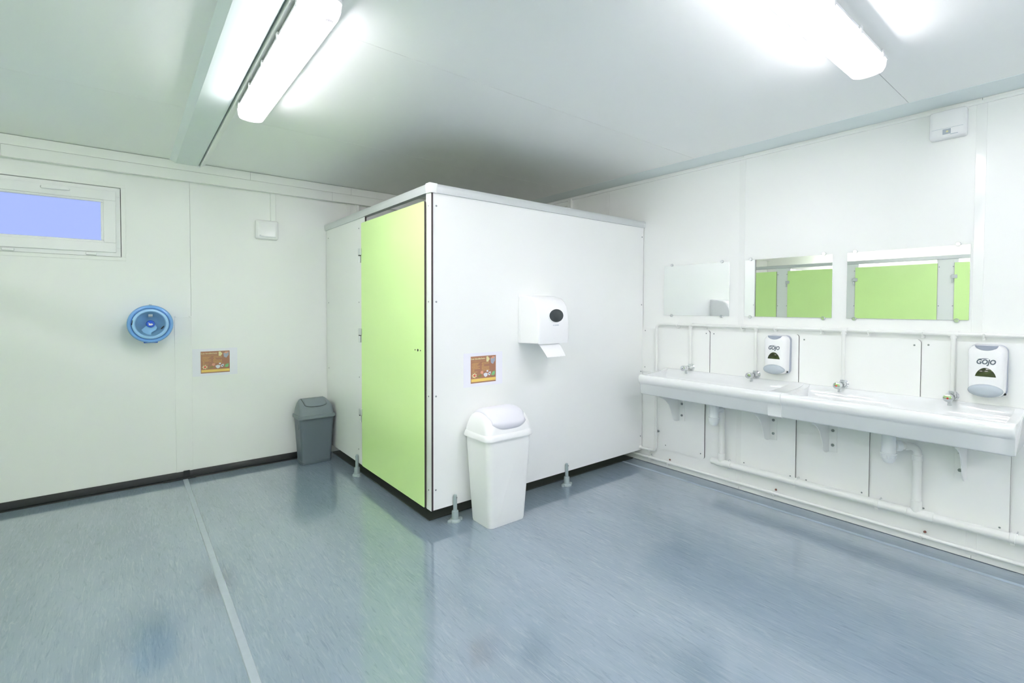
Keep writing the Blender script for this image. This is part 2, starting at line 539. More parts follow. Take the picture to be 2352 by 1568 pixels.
SX0, SX1, SZ0, SZ1 = WX0+0.030, -0.0445, 1.668, 2.090
bm = bmesh.new()
ring_xz(bm, SX0, SX1, SZ0, SZ1, 0.066, YL-0.018, YL+0.03)
from_bm('window_sash', bm, 'plastic', w1, bevel=0.003)
bm = bmesh.new()
ring_xz(bm, SX0+0.062, SX1-0.062, SZ0+0.062, SZ1-0.062, 0.018, YL-0.010, YL+0.022)
from_bm('glazing_bead', bm, 'plastic', w1, bevel=0.006)
box('window_pane', SX0+0.07, SX1-0.07, YL+0.008, YL+0.014, SZ0+0.07, SZ1-0.07, 'glass', w1)
hz = 2.066
loft('window_handle', [[(x, YL-0.018-d*yy, hz+zz*s) for yy, zz in ((0, -0.012), (1, -0.010), (1, 0.010), (0, 0.012))] for x, d, s in
     ((-0.420, 0.004, 0.3), (-0.414, 0.020, 0.8), (-0.395, 0.026, 1), (-0.30, 0.026, 0.7), (-0.282, 0.016, 0.5), (-0.278, 0.004, 0.4))], 'plastic', w1, angle=50)
for xa, xb in ((-0.60, -0.545), (-0.205, -0.150)):
    box('window_hinge', xa, xb, YL-0.022, YL, 1.644, 1.662, 'plastic', w1, bevel=0.004)

# ------------------------------------------------------------------ access panels on the sink wall
def access_panel(y0, y1, z0, z1, t=0.010, screws=(), round_top=True):
    r = 0.02
    pts = []
    w, h = y1-y0, z1-z0
    for p in rrect(w, h, r, 5):
        pts.append((y0+w/2+p[0], z0+h/2+p[1]))
    bm = bmesh.new()
    add_prism(bm, pts, 'x', XS-t, XS-0.0005)
    o = from_bm('access_panel', bm, ['wall', 'core'], wr)
    for p in o.data.polygons:
        if abs(p.normal.x) < 0.5:
            p.material_index = 1 if p.normal.y < -0.3 else 0
    for y, z in screws:
        screw(on_right(y, z), t, o, 0.0046)
    return o
access_panel(1.8965, 2.499, 0.762, 1.128, screws=((2.47, 1.105), (1.925, 1.105), (2.47, 0.80)))
access_panel(1.2865, 1.8925, 0.762, 1.128, screws=((1.865, 1.105), (1.345, 1.10)))
access_panel(0.6715, 1.2825, 0.762, 1.128, screws=((1.255, 1.095), (0.700, 1.095)))
access_panel(0.060, 0.6675, 0.762, 1.128, screws=((0.640, 1.10), (0.09, 1.10)))
access_panel(1.930, 2.290, 0.152, 0.72, screws=((2.265, 0.185), (1.960, 0.190)))
access_panel(1.2955, 1.652, 0.152, 0.72, screws=((1.630, 0.205), (1.325, 0.195)))
access_panel(0.8965, 1.256, 0.152, 0.72, screws=((1.230, 0.195), (0.930, 0.205)))
access_panel(0.3165, 0.680, 0.152, 0.72, screws=((0.645, 0.205), (0.350, 0.205)))

# ------------------------------------------------------------------ cubicle in the corner
def hpl_board(name, pts, axis, a, b, parent, face='hpl', bevel=0.0):
    """laminate board: coloured faces, dark core on all edges"""
    bm = bmesh.new()
    add_prism(bm, pts, axis, a, b)
    o = from_bm(name, bm, [face, 'core'], parent)
    k = 'xyz'.index(axis)
    for p in o.data.polygons:
        p.material_index = 0 if abs(p.normal[k]) > 0.7 else 1
    return o
def rect_pts(u0, u1, v0, v1, r=0.0):
    if r <= 0:
        return [(u0, v0), (u1, v0), (u1, v1), (u0, v1)]
    return [((u0+u1)/2+p[0], (v0+v1)/2+p[1]) for p in rrect(u1-u0, v1-v0, r, 4)]

PZ0, PZ1 = 0.096, 1.968
cub = thing('toilet_cubicle', (XD, YC, 0), 'white corner toilet cubicle with a single lime green door on short feet', 'cubicle')
sp = hpl_board('side_panel', rect_pts(XD+0.0135, XS-0.004, PZ0, PZ1, 0.004), 'y', YC, YC+0.012, cub)
for x, z in ((1.427, 1.888), (1.426, 1.328), (1.424, 0.771), (1.422, 0.215), (3.385, 1.886), (3.385, 1.32), (3.385, 0.76), (3.385, 0.213)):
    screw(on_left(x, z, YC), 0.0, sp, 0.0055)
cp = hpl_board('pilaster', rect_pts(2.4935, 2.556, PZ0, PZ1, 0.004), 'x', XD, XD+0.012, cub)
for z in (1.888, 1.328, 0.771, 0.215):
    screw(on_door(2.527, z), 0.0, cp, 0.0045)
lp = hpl_board('pilaster', rect_pts(3.487, YL-0.004, PZ0, PZ1, 0.004), 'x', XD, XD+0.012, cub)
for y, z in ((3.603, 1.890), (3.606, 1.331), (3.608, 0.76), (3.625, 0.203), (4.31, 1.892), (4.31, 1.331), (4.31, 0.76)):
    screw(on_door(y, z), 0.0, lp, 0.0045)
DX = 1.375
dr = hpl_board('door', rect_pts(2.550, 3.522, 0.104, 1.918, 0.010), 'x', DX, DX+0.012, cub, face='green')
def hinge(y, z, X, parent, s=1):
    h = box('hinge', X-0.012*s, X, y-0.020, y+0.026, z+0.003, z+0.052, 'alu', parent, bevel=0.003)
    return h
for z in (1.678, 1.082, 0.482):
    hinge(3.532, z, DX, dr)
    lathe('hinge', [(0.0085, 0), (0.0085, 0.048), (0.006, 0.052)], (DX-0.004, 3.544, z-0.052), (0, 0, 1), 'alu', dr, n=12)
    lathe('hinge_washer', [(0.0095, 0), (0.0095, 0.006)], (DX-0.004, 3.544, z-0.002), (0, 0, 1), 'dark', dr, n=12)
for dy, r in ((0, 0.008), (0.034, 0.0042), (-0.034, 0.0042)):
    screw(on_door(2.632+dy, 1.037, DX), -0.0005, dr, r, 'lock_hole', 'dark')
# head rail with rounded front
def rail_prof(y_out):
    return [(-0.012, 1.962), (-0.014, 1.972), (-0.017, 1.990), (-0.017, 2.006), (-0.012, 2.013), (0.020, 2.013), (0.024, 2.008), (0.024, 1.962)]
prism('head_rail', [(YC+p[0], p[1]) for p in rail_prof(0)], 'x', XD+0.008, XS-0.001, 'alu', cub, smooth=True, angle=50)
prism('head_rail', [(XD+p[0]+0.002, p[1]) for p in rail_prof(0)], 'y', YC+0.012, YL-0.001, 'alu', cub, smooth=True, angle=50)
loft('rail_corner', [[(XD+0.012+s*p[0], YC+0.012+s*p[1], z) for p in rrect(0.056, 0.056, 0.012, 4)] for z, s in ((1.960, 0.93), (1.968, 0.97), (1.990, 1.07), (2.008, 1.07), (2.0145, 1.0))], 'fascia', cub)
def cub_foot(x, y, ang):
    f = loft('foot', [[(x+sx*math.cos(a)*rr, y+sy*math.sin(a)*rr, z) for a in [2*math.pi*k/28 for k in range(28)]] for rr, z, sx, sy in
              ((0.034, 0, 1, 1), (0.034, 0.008, 1, 1), (0.030, 0.013, 1, 1), (0.0215, 0.016, 1, 1), (0.0205, 0.060, 1, 1), (0.019, 0.064, 1, 1), (0.0125, 0.066, 1, 1),
               (0.0115, 0.148, 1, 1), (0.010, 0.156, 1, 1), (0.006, 0.162, 1, 1), (0.001, 0.164, 1, 1))], 'foot', cub)
    ca, sa = math.cos(ang), math.sin(ang)
    for s in (-1, 1):
        cxx, cyy = x+s*0.038*ca, y+s*0.038*sa
        lathe('foot_lug', [(0.013, 0), (0.013, 0.011), (0.010, 0.014)], (cxx, cyy, 0), (0, 0, 1), 'foot', f, n=14)
    dx, dy = (0, -1) if abs(ca) > 0.5 else (-1, 0)
    lathe('grub_screw', [(0.0045, 0), (0.0045, 0.002)], (x+dx*0.0105+(0.004 if dx == 0 else 0), y+dy*0.0105, 0.145), (dx, dy, 0), 'steel', f, n=10)
cub_foot(1.548, YC-0.0125, 0)
cub_foot(2.500, YC-0.0125, 0)
cub_foot(XD-0.0125, 3.632, math.pi/2)
box('shade_plate_or_lamp_tray', XD+0.035, XS-0.01, YC+0.085, YL-0.04, 0.0, 0.006, 'shade_plate_or_lamp_tray', cub)  # added dark plate: paints the shadow band under the cubicle panels

# ------------------------------------------------------------------ cubicle row opposite the basins (seen in the mirrors)
XR = -1.90
row = thing('cubicle_row', (XR, 2.0, 0), 'row of white cubicles with lime green doors reflected in the wall mirrors', 'cubicle')
doors = ((3.655, 4.34), (2.700, 3.480), (1.560, 2.515), (0.620, 1.385), (-0.50, 0.45))
pils = ((3.475, 3.660), (2.510, 2.705), (1.380, 1.565), (0.445, 0.625), (-0.70, -0.495))
for a, b in pils:
    p = hpl_board('pilaster', rect_pts(a-0.03, b+0.005, 0.10, 1.968), 'x', XR-0.012, XR, row)
    for y in (a+0.02, b-0.02):
        for z in (1.86, 1.33, 0.76):
            screw(lambda u, v, t, y=y, z=z: (XR+t, y+u, z+v), 0.0, p, 0.006)
for a, b in doors:
    d = hpl_board('door', rect_pts(a, b, 0.10, 1.912), 'x', XR+0.001, XR+0.012, row, face='green')
    for z in (1.70, 1.08, 0.48):
        box('hinge', XR+0.012, XR+0.026, b-0.03, b+0.03, z, z+0.05, 'alu', d, bevel=0.003)
        lathe('hinge', [(0.009, 0), (0.009, 0.05)], (XR+0.016, b+0.018, z-0.055), (0, 0, 1), 'alu', d, n=10)
for y in (4.355, 3.56, 2.60, 1.47, 0.53, -0.60):
    box('divider', X0+0.01, XR-0.012, y, y+0.012, 0.10, 1.968, 'hpl', row)
box('head_rail', XR-0.024, XR+0.016, -0.73, YL-0.004, 1.962, 2.014, 'alu', row, bevel=0.006)
for y in (4.3, 3.56, 2.60, 1.47, 0.53, -0.60):
    lathe('foot', [(0.034, 0), (0.034, 0.01), (0.02, 0.015), (0.02, 0.062), (0.0115, 0.065), (0.0115, 0.15)], (XR-0.018, y, 0), (0, 0, 1), 'foot', row, n=16)

# ------------------------------------------------------------------ wash troughs
TROUGH = [(0.011, 0.640), (0.335, 0.640), (0.345, 0.648), (0.352, 0.715), (0.360, 0.722), (0.372, 0.742), (0.375, 0.760), (0.371, 0.776), (0.361, 0.786), (0.347, 0.789),
          (0.333, 0.784), (0.322, 0.770), (0.300, 0.715), (0.270, 0.685), (0.220, 0.672), (0.130, 0.668), (0.085, 0.678), (0.062, 0.705), (0.052, 0.760), (0.045, 0.790), (0.034, 0.806), (0.018, 0.814), (0.011, 0.814)]
END = [(0.011, 0.640), (0.335, 0.640), (0.345, 0.648), (0.352, 0.715), (0.360, 0.722), (0.372, 0.742), (0.375, 0.760), (0.371, 0.776), (0.361, 0.786), (0.347, 0.789), (0.30, 0.786), (0.20, 0.790), (0.10, 0.796), (0.055, 0.803), (0.034, 0.810), (0.018, 0.814), (0.011, 0.814)]
def grow(pts, k, cx_=0.19, cz_=0.73):
    return [(max(0.011, cx_+(p[0]-cx_)*k), cz_+(p[1]-cz_)*k) for p in pts]
def wash_trough(y0, y1, label, capped, brk, ends):
    t = thing('wash_trough', (XS-0.19, (y0+y1)/2, 0.64), label, 'sink')
    bm = bmesh.new()
    add_prism(bm, [(XS-p[0], p[1]) for p in TROUGH], 'y', y0+0.034, y1-0.034)
    for a, s, free in ((y0, -1, ends[0]), (y1, 1, ends[1])):
        rings = []
        prof = ((0.034, 1.0), (0.016, 1.0), (0.009, 0.994), (0.004, 0.982), (0.001, 0.965), (0.0, 0.945)) if free else ((0.034, 1.0), (0.0, 1.0))
        for d, k in prof:
            rings.append([(XS-p[0], a-s*d, p[1]) for p in grow(END, k)])
        add_loft(bm, rings)
    o = from_bm('basin', bm, 'ceramic', t, smooth=True, angle=55)
    ym = (y0+y1)/2
    lathe('drain', [(0.032, 0), (0.030, 0.003), (0.012, 0.004)], (XS-0.18, ym, 0.6695), (0, 0, 1), 'chrome', t, n=20)
    if capped:
        prism('joint_cap', [(XS-p[0], p[1]) for p in grow(END, 1.04)], 'y', capped[0], capped[1], 'ceramic', t, smooth=True, angle=45, bevel=0.0)
    for y, side in brk:
        fin = [(XS-0.0105, 0.638), (XS-0.30, 0.638), (XS-0.29, 0.624), (XS-0.25, 0.612), (XS-0.205, 0.590), (XS-0.165, 0.557), (XS-0.135, 0.508), (XS-0.112, 0.455), (XS-0.090, 0.425), (XS-0.060, 0.413), (XS-0.0105, 0.412)]
        b = prism('bracket', fin, 'y', y-0.0025, y+0.0025, 'wall', t)
        ya, yb = (y-0.045, y) if side < 0 else (y, y+0.045)
        box('bracket_plate', XS-0.0165, XS-0.0105, ya, yb, 0.412, 0.638, 'wall', b, bevel=0.001)
        for z in (0.545, 0.455):
            lathe('bolt', [(0.0095, 0), (0.0095, 0.004), (0.006, 0.0045), (0.006, 0.008)], (XS-0.0165, (ya+yb)/2, z), (-1, 0, 0), 'steel', b, n=6)
    return t
wash_trough(1.262, 2.272, 'white ceramic wash trough nearer the cubicle, below the two left mirrors', (1.246, 1.325), ((2.140, -1), (1.455, -1)), (False, True))
wash_trough(0.272, 1.2455, 'white ceramic wash trough at the right, ending in a free rounded corner', None, ((1.105, -1), (0.478, 1)), (True, False))

# ------------------------------------------------------------------ water supply pipe with drops and clips
sup = thing('water_pipe', (XS-0.03, 1.3, 1.16), 'thin white painted water pipe running below the mirrors with four drops', 'pipe')
PX = XS-0.034
tube('pipe_run', fillet([(PX, -1.2, 1.166), (PX, 2.342, 1.166), (PX, 2.342, 0.123), (PX, 2.75, 0.123)], 0.045), 0.0108, 'pvc', sup)
DROPS = (2.041, 1.550, 1.030, 0.536)
for y in DROPS:
    d = tube('pipe_drop', [(PX, y, 1.166), (PX, y, 0.862)], 0.0100, 'pvc', sup)
    tube('tee', [(PX, y-0.02, 1.166), (PX, y+0.02, 1.166)], 0.0138, 'pvc', d)
    tube('tee', [(PX, y, 1.166), (PX, y, 1.142)], 0.0138, 'pvc', d)
def ry(px, py, x):
    """y on the plane x for an image column (used only to derive measured positions)"""
    v = right*((px-CX)/F_PX)+down*((py-CY)/F_PX)+fw
    return v.y*x/v.x
def pipe_clip(pos, axis, r, parent, m='pvc'):
    """open hook clip around a pipe on a stand-off"""
    x, y, z = pos
    pth = []
    for k in range(15):
        a = R(-200+250*k/14)
        if axis == 'y':
            pth.append((x+math.cos(a)*r, y, z+math.sin(a)*r))
        else:
            pth.append((x+math.cos(a)*r, y+math.sin(a)*r, z))
    c = tube('pipe_clip', pth, 0.0035, m, parent, n=8)
    tube('clip_stem', [(x+r, y, z-0.002 if axis == 'y' else z), (XS, y, z-0.002 if axis == 'y' else z)], 0.0045, m, c, n=8)
    if axis == 'y':
        box('clip_base', x-0.006, XS, y-0.005, y+0.005, z-r-0.012, z-r+0.002, m, c, bevel=0.002)
    return c
for y in (2.155, 1.925, 1.645, 1.425, 1.150, 0.906, 0.660, 0.420):
    pipe_clip((PX, y, 1.166), 'y', 0.0165, sup)
c = pipe_clip((PX, 2.342, 0.290), 'z', 0.0125, sup)
lathe('clip_screw', [(0.010, 0), (0.010, 0.01)], (PX+0.016, 2.326, 0.290), (-1, 0, 0), 'steel', c, n=12)
pipe_clip((PX, 2.405, 0.123), 'y', 0.0125, sup)

# thin pipe above the floor
lowp = thing('heating_pipe', (XS-0.026, 1.3, 0.0), 'thin white pipe running low along the wall just above the floor', 'pipe')
LX = XS-0.026
tube('pipe_run', [(LX, Y0+0.01, 0.056), (LX, 4.30, 0.056)], 0.0105, 'pvc', lowp)
for y, m in ((2.405, 'pvc'), (2.235, 'copper'), (1.425, 'copper'), (0.650, 'copper')):
    c = pipe_clip((LX, y, 0.056), 'y', 0.0145, lowp)
    lathe('clip_stud', [(0.0065, 0), (0.0065, 0.009), (0.003, 0.010)], (LX+0.017, y-0.012, 0.076), (-0.5, -0.2, 0.3), 'steel' if m == 'pvc' else 'copper', c, n=10)

# ------------------------------------------------------------------ waste pipe with two bottle traps
wst = thing('waste_pipe', (XS-0.045, 1.2, 0.18), 'thick white waste pipe under the wash troughs with two bottle traps', 'pipe')
WXp = XS-0.052
def zmain(y):
    return 0.182+(y-0.3)*-0.004
tube('main_pipe', [(WXp, Y0+0.01, zmain(Y0)), (WXp, 1.842, zmain(1.842))], 0.0235, 'pvc', wst, n=20)
lathe('pipe_cap', [(0.024, 0), (0.024, 0.02), (0.018, 0.024)], (WXp, 1.826, zmain(1.83)), (0, 1, 0), 'pvc', wst, n=20)
for y, zt in ((1.772, 0.57), (0.668, 0.508)):
    d = tube('down_pipe', [(WXp, y, zmain(y)), (WXp, y, zt)], 0.0205, 'pvc', wst, n=20)
    lathe('tee_collar', [(0.0245, 0), (0.0245, 0.065), (0.0225, 0.067)], (WXp, y, zmain(y)+0.005), (0, 0, 1), 'pvc', d, n=20)
    lathe('tee_collar', [(0.0238, 0), (0.0268, 0.002), (0.0268, 0.11), (0.0238, 0.112)], (WXp, y-0.075, zmain(y)), (0, 1, 0), 'pvc', d, n=20)
for y in (1.725, 1.270, 0.835, 0.290):
    c = lathe('pipe_clip', [(0.0238, 0), (0.0262, 0.001), (0.0262, 0.019), (0.0238, 0.02)], (WXp, y, zmain(y)), (0, 1, 0), 'pvc', wst, n=20)
    box('clip_lug', WXp-0.012, XS, y+0.002, y+0.018, zmain(y)-0.033, zmain(y)-0.022, 'pvc', c, bevel=0.002)
    pth = [(WXp+0.012+0.016*math.cos(a), y-0.006+0.0, zmain(y)+0.022+0.012*math.sin(a)) for a in [math.pi*k/8 for k in range(9)]]
    tube('clip_wire', pth, 0.002, 'chrome', c, n=6)
def bottle_trap(x, y, ztop, zbot, parent, m='trap', k=1.0):
    h = ztop-zbot
    return lathe('bottle_trap', [(0.003*k, 0), (0.020*k, 0.004), (0.029*k, 0.016), (0.033*k, 0.034), (0.034*k, 0.050), (0.037*k, 0.052), (0.037*k, 0.058), (0.033*k, 0.060), (0.0315*k, h*0.80), (0.0295*k, h*0.84), (0.0295*k, h)],
          (x, y, zbot), (0, 0, 1), m, parent, n=28)
b1 = bottle_trap(XS-0.155, 1.778, 0.642, 0.462, wst)
tube('trap_outlet', fillet([(XS-0.155, 1.778, 0.560), (WXp, 1.772, 0.575), (WXp, 1.772, 0.52)], 0.04), 0.0195, 'trap', wst, n=18)
b2 = bottle_trap(XS-0.150, 0.772, 0.642, 0.450, wst)
for k in range(14):
    a = 2*math.pi*k/14
    tube('grip_rib', [(XS-0.150+0.0325*math.cos(a), 0.772+0.0325*math.sin(a), 0.480), (XS-0.150+0.035*math.cos(a), 0.772+0.035*math.sin(a), 0.498)], 0.0025, 'trap', b2, n=6)
tube('trap_outlet', fillet([(XS-0.150, 0.772, 0.548), (WXp, 0.668, 0.548), (WXp, 0.668, 0.45)], 0.045), 0.0195, 'pvc', wst, n=18)
dv = Vector((0.100, -0.104, 0)).normalized()
pb = Vector((XS-0.150, 0.772, 0.548))
lathe('compression_nut', [(0.020, 0), (0.029, 0.003), (0.030, 0.022), (0.027, 0.030), (0.020, 0.032)], pb+dv*0.030, dv, 'trap', wst, n=18)
lathe('outlet_collar', [(0.0195, 0), (0.023, 0.002), (0.023, 0.022), (0.0195, 0.024)], pb+dv*0.075, dv, 'pvc', wst, n=18)
lathe('elbow_collar', [(0.0205, 0), (0.024, 0.002), (0.024, 0.03), (0.0205, 0.032)], (WXp, 0.668, 0.470), (0, 0, 1), 'pvc', wst, n=18)

# ------------------------------------------------------------------ push taps
TAPLAB = ('chrome push tap on the wall, nearest the cubicle', 'chrome push tap just left of the soap dispenser nearer the cubicle',
          'chrome push tap below the left half of the right mirror, third from the cubicle', 'chrome push tap at the right, next to the right-hand soap dispenser')
for i, y in enumerate(DROPS):
    t = thing('push_tap', (XS-0.012, y, 0.842), TAPLAB[i], 'tap', 'push taps above the wash troughs')
    z = 0.840
    lathe('rose', [(0.026, 0), (0.026, 0.004), (0.018, 0.010)], (XS-0.010, y, z), (-1, 0, 0), 'chrome', t, n=24)
    lathe('inlet', [(0.012, 0), (0.015, 0.004), (0.015, 0.018), (0.0105, 0.022)], (PX, y, 0.846), (0, 0, 1), 'chrome', t, n=8)
    lathe('tap_body', [(0.016, 0), (0.018, 0.010), (0.015, 0.018), (0.014, 0.055), (0.017, 0.060), (0.0175, 0.085)], (XS-0.018, y, z), (-1, 0, 0), 'chrome', t, n=22)
    b = lathe('push_button', [(0.0145, 0), (0.0165, 0.001), (0.0165, 0.004), (0.0195, 0.006), (0.0205, 0.010), (0.0205, 0.030), (0.0185, 0.035), (0.010, 0.037)], (XS-0.103, y, z), (-1, 0, 0), 'chrome', t, n=24)
    if i > 1:
        lathe('red_dot', [(0.0045, 0), (0.0045, 0.0012)], (XS-0.1402, y, z), (-1, 0, 0), 'red', b, n=14)
    else:
        lathe('red_dot', [(0.003, 0), (0.003, 0.0012)], (XS-0.1402, y, z), (-1, 0, 0), 'ink', b, n=14)
    lathe('spout', [(0.0085, 0), (0.0085, 0.022), (0.0095, 0.023), (0.0095, 0.033)], (XS-0.088, y, z-0.010), (0, 0, -1), 'chrome', t, n=16)

# ------------------------------------------------------------------ mirrors
MIRLAB = ('rectangular frameless wall mirror, leftmost, next to the cubicle', 'rectangular frameless wall mirror in the middle, half reflecting green doors', 'rectangular frameless wall mirror at the right, largest in view, filled with green doors')
for i, (ya, yb) in enumerate(((1.754, 2.296), (1.104, 1.644), (0.482, 1.027))):
    t = thing('wall_mirror', (XS, (ya+yb)/2, 1.236), MIRLAB[i], 'mirror', 'mirrors above the wash troughs')
    box('mirror_glass', XS-0.0075, XS-0.0025, ya, yb, 1.237, 1.630, 'mirror', t, bevel=0.0008)
    box('mirror_back', XS-0.0024, XS-0.0002, ya+0.002, yb-0.002, 1.239, 1.628, 'mgrey', t)
    off = 0.070 if i == 0 else 0.040
    offr = 0.058 if i == 0 else 0.048
    for y, z in ((yb-off, 1.634), (ya+offr, 1.634), (yb-off, 1.234), (ya+offr, 1.234)):
        lathe('mirror_clip', [(0.0105, 0), (0.0115, 0.002), (0.0115, 0.010), (0.009, 0.013)], (XS, y, z), (-1, 0, 0), 'chrome', t, n=18)

# ------------------------------------------------------------------ soap dispensers
def soap_dispenser(y, z0, z1, w, label):
    h = z1-z0
    t = thing('soap_dispenser', (XS-0.01, y, z0), label, 'soap dispenser', 'soap dispensers above the wash troughs')
    fr = on_right(y, z0+h/2)
    b0 = 0.0105
    pillow('back_plate', fr, [(rrect(w, h, 0.030), b0), (rrect(w, h, 0.030), 0.034), (rrect(w-0.004, h-0.004, 0.030), 0.036)], 'mgrey', t)
    def body(k, up_=0.0):
        pts = []
        for u, v in rrect(w*k, h*(0.5+0.5*k), 0.034):
            taper = 1-0.10*max(0, -v/h)*2*0.5
            pts.append((u*taper, v+up_))
        return pts
    pillow('cover', fr, [(body(0.995), 0.036), (body(0.99), 0.070), (body(0.965), 0.088), (body(0.90), 0.100), (body(0.76), 0.108), (body(0.5), 0.1105)], 'plastic', t, angle=70)
    # grey push bar at the bottom
    e = [(u, v-h*0.375) for u, v in ellipse(w*0.92, h*0.25, 36)]
    def sc_(k):
        return [(u*k, (v+h*0.375)*k-h*0.375) for u, v in e]
    pillow('push_bar', fr, [(sc_(0.98), 0.080), (sc_(1.0), 0.112), (sc_(0.94), 0.122), (sc_(0.78), 0.129), (sc_(0.5), 0.133), (sc_(0.1), 0.134)], 'lgrey', t, angle=70)
    # arched sight window
    arch = [(w*0.27*math.cos(a), h*0.172*math.sin(a)**1.35) for a in [math.pi*k/22 for k in range(23)]]
    cyv = -h*0.105
    def ar(k):
        return [(u*k, cyv+h*0.06+(v-h*0.06)*k) for u, v in arch]
    pillow('sight_window', fr, [(ar(1.0), 0.100), (ar(1.0), 0.1115), (ar(0.93), 0.1125)], 'olive', t, angle=30)
    # key latch on top
    lk = [(w*0.30*math.cos(a), h*0.5-0.002-h*0.105*math.sin(a)) for a in [math.pi*k/14 for k in range(15)]]
    def lq(k):
        return [(u*k, h*0.5-0.002+(v-h*0.5+0.002)*k) for u, v in lk]
    pillow('top_latch', fr, [(lq(1.0), 0.060), (lq(1.0), 0.106), (lq(0.85), 0.1125)], 'mgrey', t, angle=50)
    text_mesh('brand_text', 'GOJO', lambda u, v, tt: fr(u, v+h*0.175, tt), 0.032, 'ink', t, t=0.1106, shear=0.18, bold=0.0011, width=w*0.50)
    sw = [(w*(-0.22+0.30*k/10), h*0.228+h*0.020*math.sin(k/10*2.0)) for k in range(11)]
    swo = sw+[(u, v-0.0035*math.sin(math.pi*(i+0.5)/11)) for i, (u, v) in reversed(list(enumerate(sw)))]
    pillow('brand_swoosh', fr, [(swo, 0.1095), (swo, 0.1112)], 'ink', t)
    screw(lambda u, v, tt: fr(u+w*0.46, v-h*0.43, tt), 0.060, t, 0.006, 'hinge_pin', 'dark')
    return t
soap_dispenser(1.398, 0.866, 1.118, 0.138, 'white soap dispenser with grey push bar between the two mirrors nearest the cubicle')
soap_dispenser(0.403, 0.862, 1.118, 0.138, 'white soap dispenser with grey push bar at the far right of the wall')

# ------------------------------------------------------------------ towel dispenser on the cubicle side
td = thing('towel_dispenser', (2.19, YC, 1.05), 'white paper towel dispenser with a round smoked window on the cubicle wall', 'towel dispenser')
x0, x1, z0, z1 = 2.050, 2.322, 1.055, 1.378
side = [(0.0, z0+0.0), (0.200, z0+0.006), (0.204, z0+0.03), (0.203, z0+0.14), (0.198, z0+0.20), (0.186, z0+0.245), (0.165, z0+0.280), (0.130, z0+0.305), (0.07, z0+0.319), (0.0, z0+0.323)]
sec = lambda k: [(YC-d*(1 if k == 1 else 0.985-0.02*(1-k)), z0+0.16+(z-z0-0.16)*k) for d, z in side]
rings = []
for x, k in ((x0, 0.955), (x0+0.004, 0.985), (x0+0.014, 1.0), (x1-0.014, 1.0), (x1-0.004, 0.985), (x1, 0.955)):
    rings.append([(x, YC-d*(1-(1-k)*0.6), z0+0.16+(z-z0-0.16)*k) for d, z in side])
loft('cover', rings, 'plastic', td, angle=38)
box('back_plate', x0-0.003, x1+0.003, YC-0.022, YC-0.0005, z0+0.004, z1-0.014, 'plastic', td, bevel=0.004)
frt = on_left(2.203, 1.243, YC)
pillow('window_rim', frt, [(ellipse(0.140, 0.098, 40), 0.192), (ellipse(0.138, 0.096, 40), 0.2045), (ellipse(0.130, 0.090, 40), 0.2060)], 'plastic', td)
pillow('sight_window', frt, [(ellipse(0.126, 0.086, 40), 0.200), (ellipse(0.125, 0.085, 40), 0.2066), (ellipse(0.09, 0.06, 40), 0.2085), (ellipse(0.02, 0.015, 40), 0.2090)], 'smoke', td, angle=60)
text_mesh('brand_text', 'AQUARIUS', lambda u, v, t: frt(u+0.004, v-0.062, t), 0.009, 'inkpale', td, t=0.2035, width=0.042)
lathe('brand_mark', [(0.003, 0), (0.003, 0.0008)], (2.203-0.024, YC-0.2035, 1.243-0.062), (0, -1, 0), 'inkpale', td, n=12)
box('embossed_badge', 2.183, 2.225, YC-0.2050, YC-0.2035, 1.092, 1.097, 'plastic', td)
# paper tongue: curved sheet with a serrated edge
bm = bmesh.new()
NU, NV = 26, 8
pxa, pxb = 2.072, 2.252
grid = []
for j in range(NV+1):
    t = j/NV
    row_ = []
    for i in range(NU+1):
        u = i/NU
        ser = (0.006 if (i % 2 and j == NV) else 0.0)
        xx = pxa+(pxb-pxa)*u+0.030*t*(1-0.5*u)
        yy = YC-0.178-0.018*math.sin(t*1.4)-0.03*t
        zz = 1.062-0.082*t-ser
        row_.append((xx, yy, zz))
    grid.append(row_)
V = [[[bm.verts.new((p[0], p[1]+s*0.0006, p[2])) for p in r_] for r_ in grid] for s in (-1, 1)]
for s in (0, 1):
    for j in range(NV):
        for i in range(NU):
            f = (V[s][j][i], V[s][j][i+1], V[s][j+1][i+1], V[s][j+1][i])
            bm.faces.new(f if s else tuple(reversed(f)))
edge = [(0, i) for i in range(NU+1)]+[(j, NU) for j in range(1, NV+1)]+[(NV, i) for i in range(NU-1, -1, -1)]+[(j, 0) for j in range(NV-1, 0, -1)]
for (a, b), (c, d) in zip(edge, edge[1:]+edge[:1]):
    bm.faces.new((V[0][a][b], V[0][c][d], V[1][c][d], V[1][a][b]))
from_bm('paper_towel', bm, 'plastic', td, smooth=True)

